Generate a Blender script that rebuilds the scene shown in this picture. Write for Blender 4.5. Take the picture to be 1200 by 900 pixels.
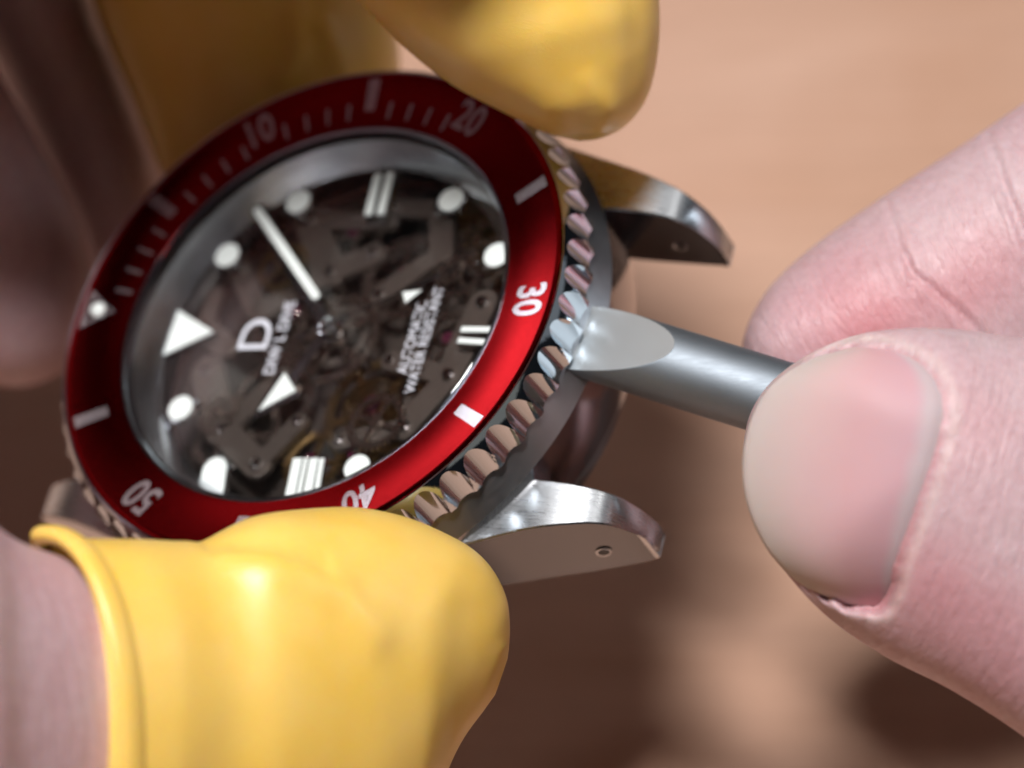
import bpy, bmesh, math, random
import numpy as np
from mathutils import Matrix, Vector, noise
random.seed(7)
for o in list(bpy.data.objects): bpy.data.objects.remove(o)
S = 0.001                                   # everything below is written in millimetres
scene = bpy.context.scene
COL = scene.collection

# ------------------------------------------------------------------ camera
ELEV = math.radians(50.0)                   # macro camera looking down at the bench
TABLE_DROP = 50.0                           # watch centre above the table top
cr = np.array([1.0, 0, 0]); cu = np.array([0, math.sin(ELEV), math.cos(ELEV)]); cb = np.array([0, -math.cos(ELEV), math.sin(ELEV)])
RC = np.stack([cr, cu, cb], 1)              # camera axes as columns
WT = np.array([-13.39073, 5.21312, -200.0283])   # watch centre seen from the camera
CAMPOS = np.array([0, 0, TABLE_DROP]) - RC @ WT
FPX = 3600.0
cam = bpy.data.cameras.new('camera'); cam_o = bpy.data.objects.new('camera', cam); COL.objects.link(cam_o)
m4 = Matrix.Identity(4)
for i in range(3):
    for j in range(3): m4[i][j] = RC[i, j]
    m4[i][3] = CAMPOS[i] * S
cam_o.matrix_world = m4
cam.sensor_width = 36.0; cam.lens = FPX / 1200 * 36.0
cam.clip_start = 0.01; cam.clip_end = 20
cam.dof.use_dof = True; cam.dof.focus_distance = 0.1845; cam.dof.aperture_fstop = 23.0
scene.camera = cam_o

# ------------------------------------------------------------------ light
world = bpy.data.worlds.new('World'); scene.world = world; world.use_nodes = True
bg = world.node_tree.nodes['Background']; bg.inputs[0].default_value = (0.80, 0.86, 1.0, 1); bg.inputs[1].default_value = 0.010
def area(name, d, dist, size, power, color=(1, 1, 1), target=(0, 0, TABLE_DROP)):
    d = np.array(d, float); d /= np.linalg.norm(d)
    l = bpy.data.lights.new(name, 'AREA'); l.shape = 'RECTANGLE'; l.size = size[0] * S; l.size_y = size[1] * S
    l.energy = power; l.color = color
    o = bpy.data.objects.new(name, l); COL.objects.link(o)
    p = np.array(target) + d * dist
    o.location = Vector(p * S); o.rotation_euler = Vector(-d).to_track_quat('-Z', 'Y').to_euler()
    return o
def cdir(x, y, z): return RC @ np.array([x, y, z])      # a direction given as right / up / towards the viewer
area('bench_lamp', cdir(-0.10, 0.555, 0.825), 450, (90, 65), 3.0, (1.0, 0.98, 0.975))
area('second_bench_lamp', cdir(0.40, 0.70, 0.58), 450, (40, 30), 0.06, (1.0, 0.97, 0.95))
area('window_light', cdir(-0.69, 0.70, -0.20), 700, (105, 115), 0.26, (0.84, 0.92, 1.0))
area('reflection_fill_panel', cdir(0.56, 0.63, 0.54), 900, (420, 340), 0.08, (0.95, 0.97, 1.0))  # added fill panel, gives the steel something bright to reflect
area('side_window', cdir(0.88, 0.41, 0.28), 900, (180, 200), 0.45, (0.78, 0.89, 1.0))
area('room_reflection_panel', cdir(0.30, 0.12, 0.94), 1300, (700, 560), 0.21, (1.0, 0.95, 0.84))  # added panel standing in for the lit room, reflected in the bezel chamfer
vs = scene.view_settings; vs.view_transform = 'Standard'; vs.look = 'None'; vs.exposure = 0.0; vs.gamma = 1.0; vs.use_curve_mapping = False
scene.cycles.use_denoising = True
scene.cycles.use_adaptive_sampling = True; scene.cycles.adaptive_threshold = 0.03
scene.cycles.max_bounces = 6; scene.cycles.diffuse_bounces = 2; scene.cycles.glossy_bounces = 3; scene.cycles.transparent_max_bounces = 16

# ------------------------------------------------------------------ material helpers
def mat(name, base, rough=0.5, metal=0.0, **kw):
    m = bpy.data.materials.new(name); m.use_nodes = True
    b = m.node_tree.nodes['Principled BSDF']
    b.inputs['Base Color'].default_value = (*base, 1); b.inputs['Roughness'].default_value = rough; b.inputs['Metallic'].default_value = metal
    for k, v in kw.items(): b.inputs[k].default_value = v
    return m
class N:
    def __init__(s, m): s.t = m.node_tree; s.n = s.t.nodes; s.b = s.n['Principled BSDF']
    def add(s, typ, **kw):
        n = s.n.new(typ)
        for k, v in kw.items():
            if k.startswith('i_'): n.inputs[k[2:].replace('_', ' ')].default_value = v
            else: setattr(n, k, v)
        return n
    def link(s, a, b): s.t.links.new(a, b)
    def coord(s, scale=(1000, 1000, 1000), rot=(0, 0, 0), attr=None):
        if attr: c = s.add('ShaderNodeAttribute', attribute_name=attr).outputs['Vector']
        else: c = s.add('ShaderNodeTexCoord').outputs['Object']
        mp = s.add('ShaderNodeMapping'); mp.inputs['Scale'].default_value = scale; mp.inputs['Rotation'].default_value = rot
        s.link(c, mp.inputs['Vector']); return mp.outputs[0]
    def noise(s, vec, scale, detail=4, rough=0.55, dist=0.0):
        n = s.add('ShaderNodeTexNoise'); n.inputs['Scale'].default_value = scale; n.inputs['Detail'].default_value = detail
        n.inputs['Roughness'].default_value = rough; n.inputs['Distortion'].default_value = dist
        s.link(vec, n.inputs['Vector']); return n.outputs[0]
    def ramp(s, fac, stops):
        r = s.add('ShaderNodeValToRGB'); e = r.color_ramp.elements
        while len(e) < len(stops): e.new(0.5)
        for k, (p, c) in enumerate(stops): e[k].position = p; e[k].color = (*c, 1) if len(c) == 3 else c
        s.link(fac, r.inputs[0]); return r.outputs[0]
    def mix(s, fac, a, b, blend='MIX'):
        m = s.add('ShaderNodeMix', data_type='RGBA', blend_type=blend)
        for sock, v in ((m.inputs[0], fac), (m.inputs[6], a), (m.inputs[7], b)):
            if hasattr(v, 'is_output'): s.link(v, sock)
            elif isinstance(v, (int, float)): sock.default_value = v
            else: sock.default_value = (*v, 1)
        return m.outputs[2]
    def math(s, op, a, b=0.0, c=None):
        m = s.add('ShaderNodeMath', operation=op)
        for k, v in enumerate((a, b) if c is None else (a, b, c)):
            if hasattr(v, 'is_output'): s.link(v, m.inputs[k])
            else: m.inputs[k].default_value = v
        return m.outputs[0]
    def bump(s, h, strength, dist_mm, prev=None):
        b = s.add('ShaderNodeBump'); b.inputs['Strength'].default_value = strength; b.inputs['Distance'].default_value = dist_mm * S
        s.link(h, b.inputs['Height'])
        if prev is not None: s.link(prev, b.inputs['Normal'])
        return b.outputs[0]

def steel(name, base=(0.60, 0.585, 0.57), rough=0.18, brush=None, brush_amt=0.3, smudge=0.12):
    m = mat(name, base, rough, 1.0); n = N(m)
    f = n.noise(n.coord((1000,) * 3), 0.35, 5, 0.6)
    r = n.math('MULTIPLY_ADD', f, smudge, rough - smudge * 0.4)
    if brush:
        g = n.noise(n.coord(brush), 1.0, 6, 0.7)
        r = n.math('MULTIPLY_ADD', g, 0.16, r)
        n.link(n.bump(g, brush_amt, 0.02), n.b.inputs['Normal'])
    n.link(r, n.b.inputs['Roughness'])
    return m
M = {}
M['polished'] = steel('polished_steel', (0.60, 0.62, 0.65), 0.06, None, smudge=0.06)
M['bezel_steel'] = steel('bezel_steel', (0.60, 0.67, 0.74), 0.05, None, smudge=0.08)
M['flank'] = steel('case_flank_shaded_steel', (0.34, 0.33, 0.34), 0.12)  # base darkened to carry the shade of the recess
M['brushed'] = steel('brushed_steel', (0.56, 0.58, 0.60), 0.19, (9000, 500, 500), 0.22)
M['lug_side'] = steel('lug_side_shaded_steel', (0.19, 0.195, 0.205), 0.16)  # base darkened to imitate the dark reflection on the lug sides
M['case_steel'] = steel('case_steel', (0.44, 0.44, 0.45), 0.26, (700, 700, 5000), 0.2)
M['knife'] = steel('satin_tool_steel', (0.25, 0.28, 0.31), 0.50, (300, 6000, 6000), 0.15)
M['facet'] = steel('ground_tool_steel', (0.56, 0.60, 0.62), 0.50, None, smudge=0.05)
# grainy bead-blasted texture on the tool shaft
n = N(M['knife']); g = n.noise(n.coord((1000,) * 3), 6.0, 3, 0.7); n.link(n.bump(g, 0.25, 0.02), n.b.inputs['Normal'])
# anodised red aluminium insert
def satin(name, color, rough, rvar, scale):
    """anodised metal: tight-tailed gloss with a very fine grain"""
    m = bpy.data.materials.new(name); m.use_nodes = True; t = m.node_tree; t.nodes.clear()
    out = t.nodes.new('ShaderNodeOutputMaterial'); g = t.nodes.new('ShaderNodeBsdfGlossy'); g.distribution = 'BECKMANN'
    g.inputs['Color'].default_value = (*color, 1)
    tc = t.nodes.new('ShaderNodeTexCoord'); mp = t.nodes.new('ShaderNodeMapping'); mp.inputs['Scale'].default_value = (1000,) * 3
    nz = t.nodes.new('ShaderNodeTexNoise'); nz.inputs['Scale'].default_value = scale; nz.inputs['Detail'].default_value = 6; nz.inputs['Roughness'].default_value = 0.7
    mu = t.nodes.new('ShaderNodeMath'); mu.operation = 'MULTIPLY_ADD'; mu.inputs[1].default_value = rvar; mu.inputs[2].default_value = rough - rvar / 2
    df = t.nodes.new('ShaderNodeBsdfDiffuse'); df.inputs[0].default_value = (*(c * 0.5 for c in color), 1); mx = t.nodes.new('ShaderNodeMixShader'); mx.inputs[0].default_value = 0.035
    L = t.links.new
    L(tc.outputs['Object'], mp.inputs['Vector']); L(mp.outputs[0], nz.inputs['Vector']); L(nz.outputs[0], mu.inputs[0]); L(mu.outputs[0], g.inputs['Roughness'])
    L(g.outputs[0], mx.inputs[1]); L(df.outputs[0], mx.inputs[2]); L(mx.outputs[0], out.inputs[0])
    return m
M['insert'] = satin('red_anodised_insert', (0.27, 0.007, 0.009), 0.165, 0.06, 2.5)
M['print'] = satin('silver_insert_print', (0.74, 0.68, 0.70), 0.22, 0.10, 6.0)
M['print'].node_tree.nodes['Mix Shader'].inputs[0].default_value = 0.16
M['lume'] = mat('white_lume', (0.80, 0.86, 0.84), 0.5, **{'Subsurface Weight': 0.1, 'Subsurface Radius': (0.0003, 0.0003, 0.0003)})
M['dial_print'] = mat('dial_print', (0.74, 0.76, 0.84), 0.5)
M['gasket'] = mat('black_gasket_and_bore', (0.012, 0.011, 0.012), 0.35)
M['rehaut'] = steel('rehaut_steel', (0.58, 0.60, 0.64), 0.22)
M['hand_dark'] = steel('dark_hand_steel', (0.20, 0.19, 0.20), 0.25)
M['plate'] = steel('movement_plate', (0.17, 0.16, 0.155), 0.42, (600, 600, 600), 0.5)
M['bridge'] = steel('movement_bridge', (0.33, 0.315, 0.305), 0.38, (3500, 500, 500), 0.4)
M['wheel'] = steel('movement_wheel', (0.46, 0.43, 0.41), 0.26)
M['brass'] = steel('brass_wheel', (0.42, 0.32, 0.16), 0.28)
M['jewel'] = mat('ruby_jewel', (0.10, 0.02, 0.055), 0.08, 0.0, **{'Coat Weight': 1.0, 'Coat Roughness': 0.03})
def glassy(name, tint, refl=1.0, rough=0.02, ior=1.5):
    m = bpy.data.materials.new(name); m.use_nodes = True; t = m.node_tree; t.nodes.clear()
    out = t.nodes.new('ShaderNodeOutputMaterial'); mx = t.nodes.new('ShaderNodeMixShader'); tr = t.nodes.new('ShaderNodeBsdfTransparent')
    gl = t.nodes.new('ShaderNodeBsdfGlossy'); fr = t.nodes.new('ShaderNodeFresnel'); mu = t.nodes.new('ShaderNodeMath'); mu.operation = 'MULTIPLY'
    fr.inputs[0].default_value = ior; mu.inputs[1].default_value = refl; gl.inputs['Roughness'].default_value = rough
    tr.inputs[0].default_value = (*tint, 1); gl.inputs[0].default_value = (1, 1, 1, 1)
    L = t.links.new
    L(fr.outputs[0], mu.inputs[0]); L(mu.outputs[0], mx.inputs[0]); L(tr.outputs[0], mx.inputs[1]); L(gl.outputs[0], mx.inputs[2]); L(mx.outputs[0], out.inputs[0])
    return m
M['crystal'] = glassy('sapphire_crystal', (0.985, 0.98, 0.975), 0.8, 0.02, 1.5)
M['smoke'] = glassy('smoked_dial', (0.86, 0.83, 0.81), 0.22, 0.12, 1.42)

# yellow latex
M['latex'] = mat('yellow_latex', (0.80, 0.53, 0.085), 0.38, 0.0, **{'Subsurface Weight': 0.5, 'Subsurface Radius': (0.0032, 0.0018, 0.0003), 'Coat Weight': 0.30, 'Coat Roughness': 0.34})
n = N(M['latex']); v = n.coord((1000,) * 3)
f = n.noise(v, 0.22, 4, 0.6); n.link(n.ramp(f, [(0.3, (0.84, 0.54, 0.095)), (0.7, (0.86, 0.58, 0.15))]), n.b.inputs['Base Color'])
f2 = n.noise(v, 1.1, 3, 0.5); wr_ = n.noise(n.coord((420, 1500, 900), (0.3, 0.2, 0.35)), 0.9, 4, 0.6, 0.8); rg = n.ramp(wr_, [(0.46, (0, 0, 0)), (0.50, (1, 1, 1)), (0.54, (0, 0, 0))])
gr = n.noise(v, 14.0, 2, 0.6); b_a = n.bump(f2, 0.05, 0.10); b_b = n.bump(rg, 0.10, 0.06, b_a); n.link(n.bump(gr, 0.06, 0.02, b_b), n.b.inputs['Normal'])
n.link(n.math('MULTIPLY_ADD', n.noise(v, 0.5, 4), 0.2, 0.30), n.b.inputs['Roughness'])

def skin_mat(name, pale, pink, red):
    m = mat(name, pale, 0.46, 0.0, **{'Subsurface Weight': 0.30, 'Subsurface Radius': (0.0016, 0.0006, 0.0004), 'Specular IOR Level': 0.45})
    n = N(m); v = n.coord((1000,) * 3); d = n.coord((1, 1, 1), attr='dcoord')
    fl = n.add('ShaderNodeAttribute', attribute_name='flush').outputs['Fac']
    c = n.ramp(n.noise(v, 0.16, 5, 0.6), [(0.32, pale), (0.68, pink)])
    c = n.mix(n.math('MULTIPLY', fl, 0.85), c, red)
    c2 = n.ramp(n.noise(v, 1.7, 4, 0.65), [(0.35, (0.80, 0.74, 0.72)), (0.6, (1, 1, 1))])
    c = n.mix(0.5, c, c2, 'MULTIPLY')
    dr = n.add('ShaderNodeAttribute', attribute_name='dry').outputs['Fac']
    c = n.mix(n.math('MULTIPLY', dr, n.ramp(n.noise(v, 1.6, 4, 0.7), [(0.2, (0.15,) * 3), (0.75, (0.8,) * 3)])), c, (0.70, 0.60, 0.55))
    n.link(c, n.b.inputs['Base Color'])
    # fine skin lines: stretched cells across the digit
    mp = n.add('ShaderNodeMapping'); mp.inputs['Scale'].default_value = (1.9, 0.42, 0.42); n.link(d, mp.inputs['Vector'])
    w1 = n.noise(mp.outputs[0], 1.0, 3, 0.55, 0.5)
    mp2 = n.add('ShaderNodeMapping'); mp2.inputs['Scale'].default_value = (1.6, 0.8, 0.8); mp2.inputs['Rotation'].default_value = (0, 0, 0.5); n.link(d, mp2.inputs['Vector'])
    vo = n.add('ShaderNodeTexVoronoi', feature='DISTANCE_TO_EDGE'); vo.inputs['Scale'].default_value = 2.1; n.link(mp2.outputs[0], vo.inputs['Vector'])
    cell = n.math('MINIMUM', vo.outputs[0], 0.18)
    pores = n.noise(v, 5.5, 3, 0.6)
    b1 = n.bump(w1, 0.55, 0.25); b2 = n.bump(cell, 0.28, 0.2, b1); b3 = n.bump(pores, 0.22, 0.06, b2)
    n.link(b3, n.b.inputs['Normal'])
    n.link(n.math('MULTIPLY_ADD', n.noise(v, 0.8, 4), 0.25, 0.34), n.b.inputs['Roughness'])
    return m
M['skin'] = skin_mat('skin', (0.54, 0.405, 0.425), (0.52, 0.335, 0.36), (0.52, 0.17, 0.19))
# finger nail
M['nail'] = mat('finger_nail', (0.60, 0.38, 0.34), 0.60, 0.0, **{'Subsurface Weight': 0.3, 'Subsurface Radius': (0.0012, 0.0006, 0.0004), 'Specular IOR Level': 0.4})
n = N(M['nail']); at = n.add('ShaderNodeAttribute', attribute_name='nailuv'); sep = n.add('ShaderNodeSeparateXYZ'); n.link(at.outputs['Vector'], sep.inputs[0])
wob = n.noise(n.coord((1000,) * 3), 0.35, 4, 0.6)
uu = n.math('MULTIPLY_ADD', wob, 0.10, n.math('SUBTRACT', sep.outputs[0], 0.05))
c = n.ramp(uu, [(0.0, (0.58, 0.51, 0.47)), (0.028, (0.52, 0.45, 0.41)), (0.06, (0.53, 0.45, 0.41)), (0.28, (0.57, 0.39, 0.375)), (0.55, (0.56, 0.315, 0.32)), (0.82, (0.54, 0.305, 0.33)), (0.90, (0.48, 0.38, 0.39)), (1.0, (0.46, 0.37, 0.37))])
blot = n.noise(n.coord((1000,) * 3), 0.28, 3, 0.5)
c = n.mix(n.math('MULTIPLY', blot, 0.35), c, (0.46, 0.32, 0.36)); n.link(c, n.b.inputs['Base Color'])
rid = n.noise(n.coord((1, 1, 1), attr='nailuv'), 1.0, 3); mpn = n.add('ShaderNodeMapping'); mpn.inputs['Scale'].default_value = (1.5, 38, 1); n.link(at.outputs['Vector'], mpn.inputs['Vector'])
rid = n.noise(mpn.outputs[0], 1.0, 3, 0.5); n.link(n.bump(rid, 0.10, 0.06), n.b.inputs['Normal'])

# wood
M['wood'] = mat('bench_wood', (0.5, 0.3, 0.2), 0.42)
n = N(M['wood']); v = n.coord((16, 42, 42), (0, 0, math.radians(24)))
g = n.noise(v, 1.0, 6, 0.6, 0.8); c = n.ramp(g, [(0.25, (0.50, 0.275, 0.17)), (0.5, (0.575, 0.34, 0.235)), (0.75, (0.64, 0.40, 0.29))])
fg = n.noise(n.coord((40, 900, 900), (0, 0, math.radians(12))), 1.0, 5, 0.7); c = n.mix(0.35, c, n.ramp(fg, [(0.3, (0.6, 0.55, 0.5)), (0.6, (1, 1, 1))]), 'MULTIPLY')
bl = n.noise(n.coord((45, 45, 45)), 1.0, 3, 0.5); c = n.mix(n.math('MULTIPLY', bl, 0.5), c, (0.64, 0.42, 0.32))
n.link(c, n.b.inputs['Base Color']); n.link(n.bump(fg, 0.2, 0.1), n.b.inputs['Normal'])

# ------------------------------------------------------------------ mesh helpers
def mk(name, verts, faces, m, parent=None, smooth=True, sharp=35.0, world_mm=False):
    me = bpy.data.meshes.new(name)
    me.from_pydata([tuple(float(c) * S for c in v) for v in verts], [], [tuple(f) for f in faces]); me.update()
    if smooth:
        bm = bmesh.new(); bm.from_mesh(me)
        bmesh.ops.recalc_face_normals(bm, faces=bm.faces)
        for f in bm.faces: f.smooth = True
        if sharp:
            a = math.radians(sharp)
            for e in bm.edges:
                if len(e.link_faces) == 2 and e.calc_face_angle(0) > a: e.smooth = False
        bm.to_mesh(me); bm.free()
    o = bpy.data.objects.new(name, me); COL.objects.link(o)
    if m: me.materials.append(m)
    if parent: o.parent = parent
    return o
def tag(o, label, cat=None, group=None, kind=None):
    o['label'] = label
    if cat: o['category'] = cat
    if group: o['group'] = group
    if kind: o['kind'] = kind
    return o
def lathe(prof, n=192, closed=True):
    V, F = [], []; k = len(prof)
    for i in range(n):
        a = 2 * math.pi * i / n
        for r, z in prof: V.append((r * math.sin(a), r * math.cos(a), z))
    for i in range(n):
        j = (i + 1) % n
        for q in range(k if closed else k - 1):
            q2 = (q + 1) % k
            F.append((i * k + q, j * k + q, j * k + q2, i * k + q2))
    return V, F
def disc(r, z, n=128):
    return [(r * math.sin(2 * math.pi * i / n), r * math.cos(2 * math.pi * i / n), z) for i in range(n)], [tuple(range(n))]
def prism(poly, z0, z1, bev=0.0):
    n = len(poly); V = [(x, y, z0) for x, y in poly]; F = [tuple(range(n))[::-1]]
    rings = [(z1, 0.0)] if bev == 0 else [(z1 - bev, 0.0), (z1, bev)]
    cx = sum(p[0] for p in poly) / n; cy = sum(p[1] for p in poly) / n
    for z, ins in rings:
        for x, y in poly:
            d = math.hypot(x - cx, y - cy) or 1; s = max(0.0, 1 - ins / d); V.append((cx + (x - cx) * s, cy + (y - cy) * s, z))
    for q in range(len(rings)):
        for i in range(n):
            j = (i + 1) % n; F.append((q * n + i, q * n + j, (q + 1) * n + j, (q + 1) * n + i))
    F.append(tuple(range(len(rings) * n, (len(rings) + 1) * n)))
    return V, F
def join(*ms):
    V, F = [], []
    for v, f in ms:
        b = len(V); V += list(v); F += [tuple(i + b for i in q) for q in f]
    return V, F
def circ(cx, cy, r, n=28): return [(cx + r * math.cos(2 * math.pi * i / n), cy + r * math.sin(2 * math.pi * i / n)) for i in range(n)]
def shift(m, x=0, y=0, z=0): return [(a + x, b + y, c + z) for a, b, c in m[0]], m[1]
def capsule(p, q, w, n=10):
    (x0, y0), (x1, y1) = p, q; a = math.atan2(y1 - y0, x1 - x0); P = []
    for i in range(n + 1): t = a + math.pi / 2 + math.pi * i / n; P.append((x0 + w * math.cos(t), y0 + w * math.sin(t)))
    for i in range(n + 1): t = a - math.pi / 2 + math.pi * i / n; P.append((x1 + w * math.cos(t), y1 + w * math.sin(t)))
    return P
def text_mesh(body, height, bold=0.0, xs=1.0, spacing=1.0):
    cu_ = bpy.data.curves.new('t', 'FONT'); cu_.body = body; cu_.size = 1.0; cu_.offset = bold; cu_.align_x = 'CENTER'; cu_.space_character = spacing
    cu_.resolution_u = 6
    o = bpy.data.objects.new('t', cu_); COL.objects.link(o); bpy.context.view_layer.update()
    me = o.evaluated_get(bpy.context.evaluated_depsgraph_get()).to_mesh()
    V = np.array([v.co[:] for v in me.vertices]); F = [tuple(p.vertices) for p in me.polygons]
    bpy.data.objects.remove(o); bpy.data.curves.remove(cu_)
    lo, hi = V.min(0), V.max(0); k = height / (hi[1] - lo[1])
    V[:, 0] = (V[:, 0] - (lo[0] + hi[0]) / 2) * k * xs; V[:, 1] = (V[:, 1] - (lo[1] + hi[1]) / 2) * k
    return V, F

# ------------------------------------------------------------------ setting: wooden bench
tv = [(x, y, z) for z in (-30, 0) for x, y in ((-600, -420), (600, -420), (600, 520), (-600, 520))]
table = mk('table_top', tv, [(3, 2, 1, 0), (4, 5, 6, 7), (0, 1, 5, 4), (1, 2, 6, 5), (2, 3, 7, 6), (3, 0, 4, 7)], M['wood'], smooth=False)
table['kind'] = 'structure'

# ------------------------------------------------------------------ the watch
def rod(v):
    v = np.array(v); t = np.linalg.norm(v); k = v / t
    K = np.array([[0, -k[2], k[1]], [k[2], 0, -k[0]], [-k[1], k[0], 0]]); return np.eye(3) + math.sin(t) * K + (1 - math.cos(t)) * K @ K
RW = RC @ rod([-0.77595, 0.01519, 1.37531])
watch = bpy.data.objects.new('watch', None); COL.objects.link(watch); watch.empty_display_size = 0.005
m4 = Matrix.Identity(4)
for i in range(3):
    for j in range(3): m4[i][j] = RW[i, j]
    m4[i][3] = (0, 0, TABLE_DROP)[i] * S
watch.matrix_world = m4
tag(watch, 'steel dive watch head with red bezel and see-through dial held in yellow finger cots', 'watch')

# mid case, lugs, case back (local frame: x = 3 o'clock, y = 12 o'clock, z = up from the bezel)
V, F = lathe([(17.2, -2.75), (18.75, -2.85), (18.95, -3.15), (19.62, -4.35), (19.72, -4.5), (19.78, -5.5), (19.55, -8.2), (19.35, -9.3), (19.1, -9.6), (16.5, -9.7), (16.5, -2.75)], 256)
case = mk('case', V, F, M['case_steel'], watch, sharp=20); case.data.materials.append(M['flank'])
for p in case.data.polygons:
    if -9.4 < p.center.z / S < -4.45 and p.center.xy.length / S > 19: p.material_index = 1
V, F = lathe([(16, -9.3), (18.6, -9.75), (18.85, -10.0), (18.7, -10.9), (17.8, -11.8), (15, -12.3), (0.01, -12.4), (0.01, -9.3)], 160, False)
cback = mk('case_back', V, F, M['polished'], watch, sharp=30)
def interp(x, xs, ys): return float(np.interp(x, xs, ys))
def make_lug(sx, sy):
    ys = [11.0, 13.2, 15.2, 17.0, 18.2, 19.2, 20.2, 21.0, 21.6, 22.1, 22.5, 22.8, 23.02, 23.12, 23.10, 22.98]
    zt = [-4.7, -4.95, -5.08, -5.2, -5.42, -5.7, -6.1, -6.5, -7.0, -7.65, -8.4, -9.15, -10.0, -10.8, -11.6, -12.3]
    V, F = [], []
    rows = []
    for k, (y, z) in enumerate(zip(ys, zt)):
        yb = y if y < 22 else y - 0.02 * (k - 9)
        xo = interp(y, [11, 13.2, 16.5, 19.8, 21.5, 23.2], [15.3, 14.9, 13.75, 12.75, 12.2, 11.6]) - max(0, (k - 10)) * 0.06
        xi = 10.0
        zb = interp(y, [11, 13.5, 18, 22.7, 23.2], [-10.0, -10.6, -11.7, -12.55, -12.6])
        zb = min(zb, z - 0.25)
        b = 0.10
        rows.append([(xi, y, z - b), (xi + b, y, z), (xo - b, y, z), (xo, y, z - b), (xo, yb - (0.25 if k > 12 else 0), zb), (xi, yb - (0.25 if k > 12 else 0), zb)])
    for r in rows: V += [(sx * x, sy * y, z) for x, y, z in r]
    n = 6
    for k in range(len(rows) - 1):
        for i in range(n):
            j = (i + 1) % n; F.append((k * n + i, k * n + j, (k + 1) * n + j, (k + 1) * n + i))
    F.append(tuple(range(n))); F.append(tuple((len(rows) - 1) * n + i for i in range(n)))
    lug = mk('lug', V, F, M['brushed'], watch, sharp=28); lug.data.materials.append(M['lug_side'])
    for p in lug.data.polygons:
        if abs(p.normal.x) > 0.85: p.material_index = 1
    for side in (0, 1):      # spring-bar hole on both faces: rim, and a black disc for the bore's shade
        x = (9.985 if side == 0 else 12.62) * sx; s = -1 if side == 0 else 1
        rim, bore = [], []
        hv = []; hf = []
        nn = 24
        for ring, (r, dx) in enumerate(((0.50, 0.010), (0.47, 0.035), (0.42, 0.022), (0.38, 0.018))):
            for i in range(nn):
                a = 2 * math.pi * i / nn
                yy = 20.45 + r * math.cos(a)
                xx = x + s * sx * dx + (0 if side == 0 else (20.45 - yy) * 0.30 * sx)
                hv.append((xx, sy * yy, -9.95 + r * math.sin(a)))
        for q in range(3):
            for i in range(nn): hf.append((q * nn + i, q * nn + (i + 1) % nn, (q + 1) * nn + (i + 1) % nn, (q + 1) * nn + i))
        hf.append(tuple(3 * nn + i for i in range(nn)))
        ho = mk('lug_hole', hv, hf, M['polished'], lug, sharp=30); ho.data.materials.append(M['gasket']); ho.data.polygons[len(hf) - 1].material_index = 1
    return lug
for sx in (1, -1):
    for sy in (-1, 1): make_lug(sx, sy)

# coin-edge bezel: sixty scallops cut through a sloping shoulder
def bezel_mesh():
    V, F = [], []; per = 36; n = 60 * per
    rin, ztop, r0, zb = 13.95, -0.55, 18.32, -2.55
    Rc, rn, rmax = 19.60, 1.03, 19.32
    def cham(r): return 0.02 - max(0.0, r - 18.45) * 1.02 - (max(0.0, r - 18.45) ** 2) * 0.35
    colz = 6; wal = 9; k = None
    for i in range(n):
        a = 2 * math.pi * i / n; pitch = 2 * math.pi / 60
        d = (a + pitch / 2) % pitch - pitch / 2
        s = Rc * math.sin(d)
        rc = rmax
        if abs(s) < rn: rc = min(rmax, Rc * math.cos(d) - math.sqrt(rn * rn - s * s))
        col = [(13.9, -0.75), (14.2, -0.72), (14.3, -0.70), (18.25, 0.0), (18.33, 0.05), (18.42, 0.05)]
        for q in range(1, colz + 1):
            r = 18.42 + (rc - 18.42) * q / colz; col.append((r, cham(r)))
        zt = cham(rc); col.append((rc, zt))
        for q in range(1, wal + 1):
            z = zt + (zb - zt) * q / wal
            rr = rc + (0.42 * (q / wal) if rc < rmax - 1e-6 else 0)      # scallops lean outwards as they go down
            col.append((min(rmax, rr), z))
        col += [(18.9, -2.75), (17.3, -2.75), (17.3, -0.9)]
        k = len(col)
        V += [(r * math.sin(a), r * math.cos(a), z) for r, z in col]
    for i in range(n):
        j = (i + 1) % n
        for q in range(k):
            q2 = (q + 1) % k; F.append((i * k + q, j * k + q, j * k + q2, i * k + q2))
    return V, F
V, F = bezel_mesh()
bezel = mk('bezel', V, F, M['bezel_steel'], watch, sharp=24)
def zin(r): return -0.62 + (r - 14.35) / (18.22 - 14.35) * 0.70
prof = [(14.30, -0.85), (14.31, zin(14.31) + 0.05), (14.40, zin(14.4) + 0.05)] + [(r, zin(r) + 0.05 + 0.02 * math.sin(math.pi * (r - 14.4) / 3.7)) for r in np.linspace(14.8, 17.9, 8)] + [(18.10, zin(18.1) + 0.05), (18.20, zin(18.2) + 0.0), (18.2, -0.3)]
V, F = lathe(prof, 256, False)
insert = mk('bezel_insert', V, F, M['insert'], watch, sharp=40)
tag(insert, 'glossy dark red bezel insert')
def zi(r): return zin(r) + 0.05 + 0.02 * math.sin(math.pi * min(1, max(0, (r - 14.4) / 3.7))) + 0.012
def refine(V, F, times=3):
    V = [np.array(v, float) for v in V]; T = [(f[0], f[k], f[k + 1]) for f in F for k in range(1, len(f) - 1)]
    for _ in range(times):
        mid = {}; T2 = []
        def m_(a_, b_):
            k = (min(a_, b_), max(a_, b_))
            if k not in mid: mid[k] = len(V); V.append((V[a_] + V[b_]) / 2)
            return mid[k]
        for a_, b_, c_ in T:
            ab, bc, ca = m_(a_, b_), m_(b_, c_), m_(c_, a_); T2 += [(a_, ab, ca), (ab, b_, bc), (ca, bc, c_), (ab, bc, ca)]
        T = T2
    return V, T
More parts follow.
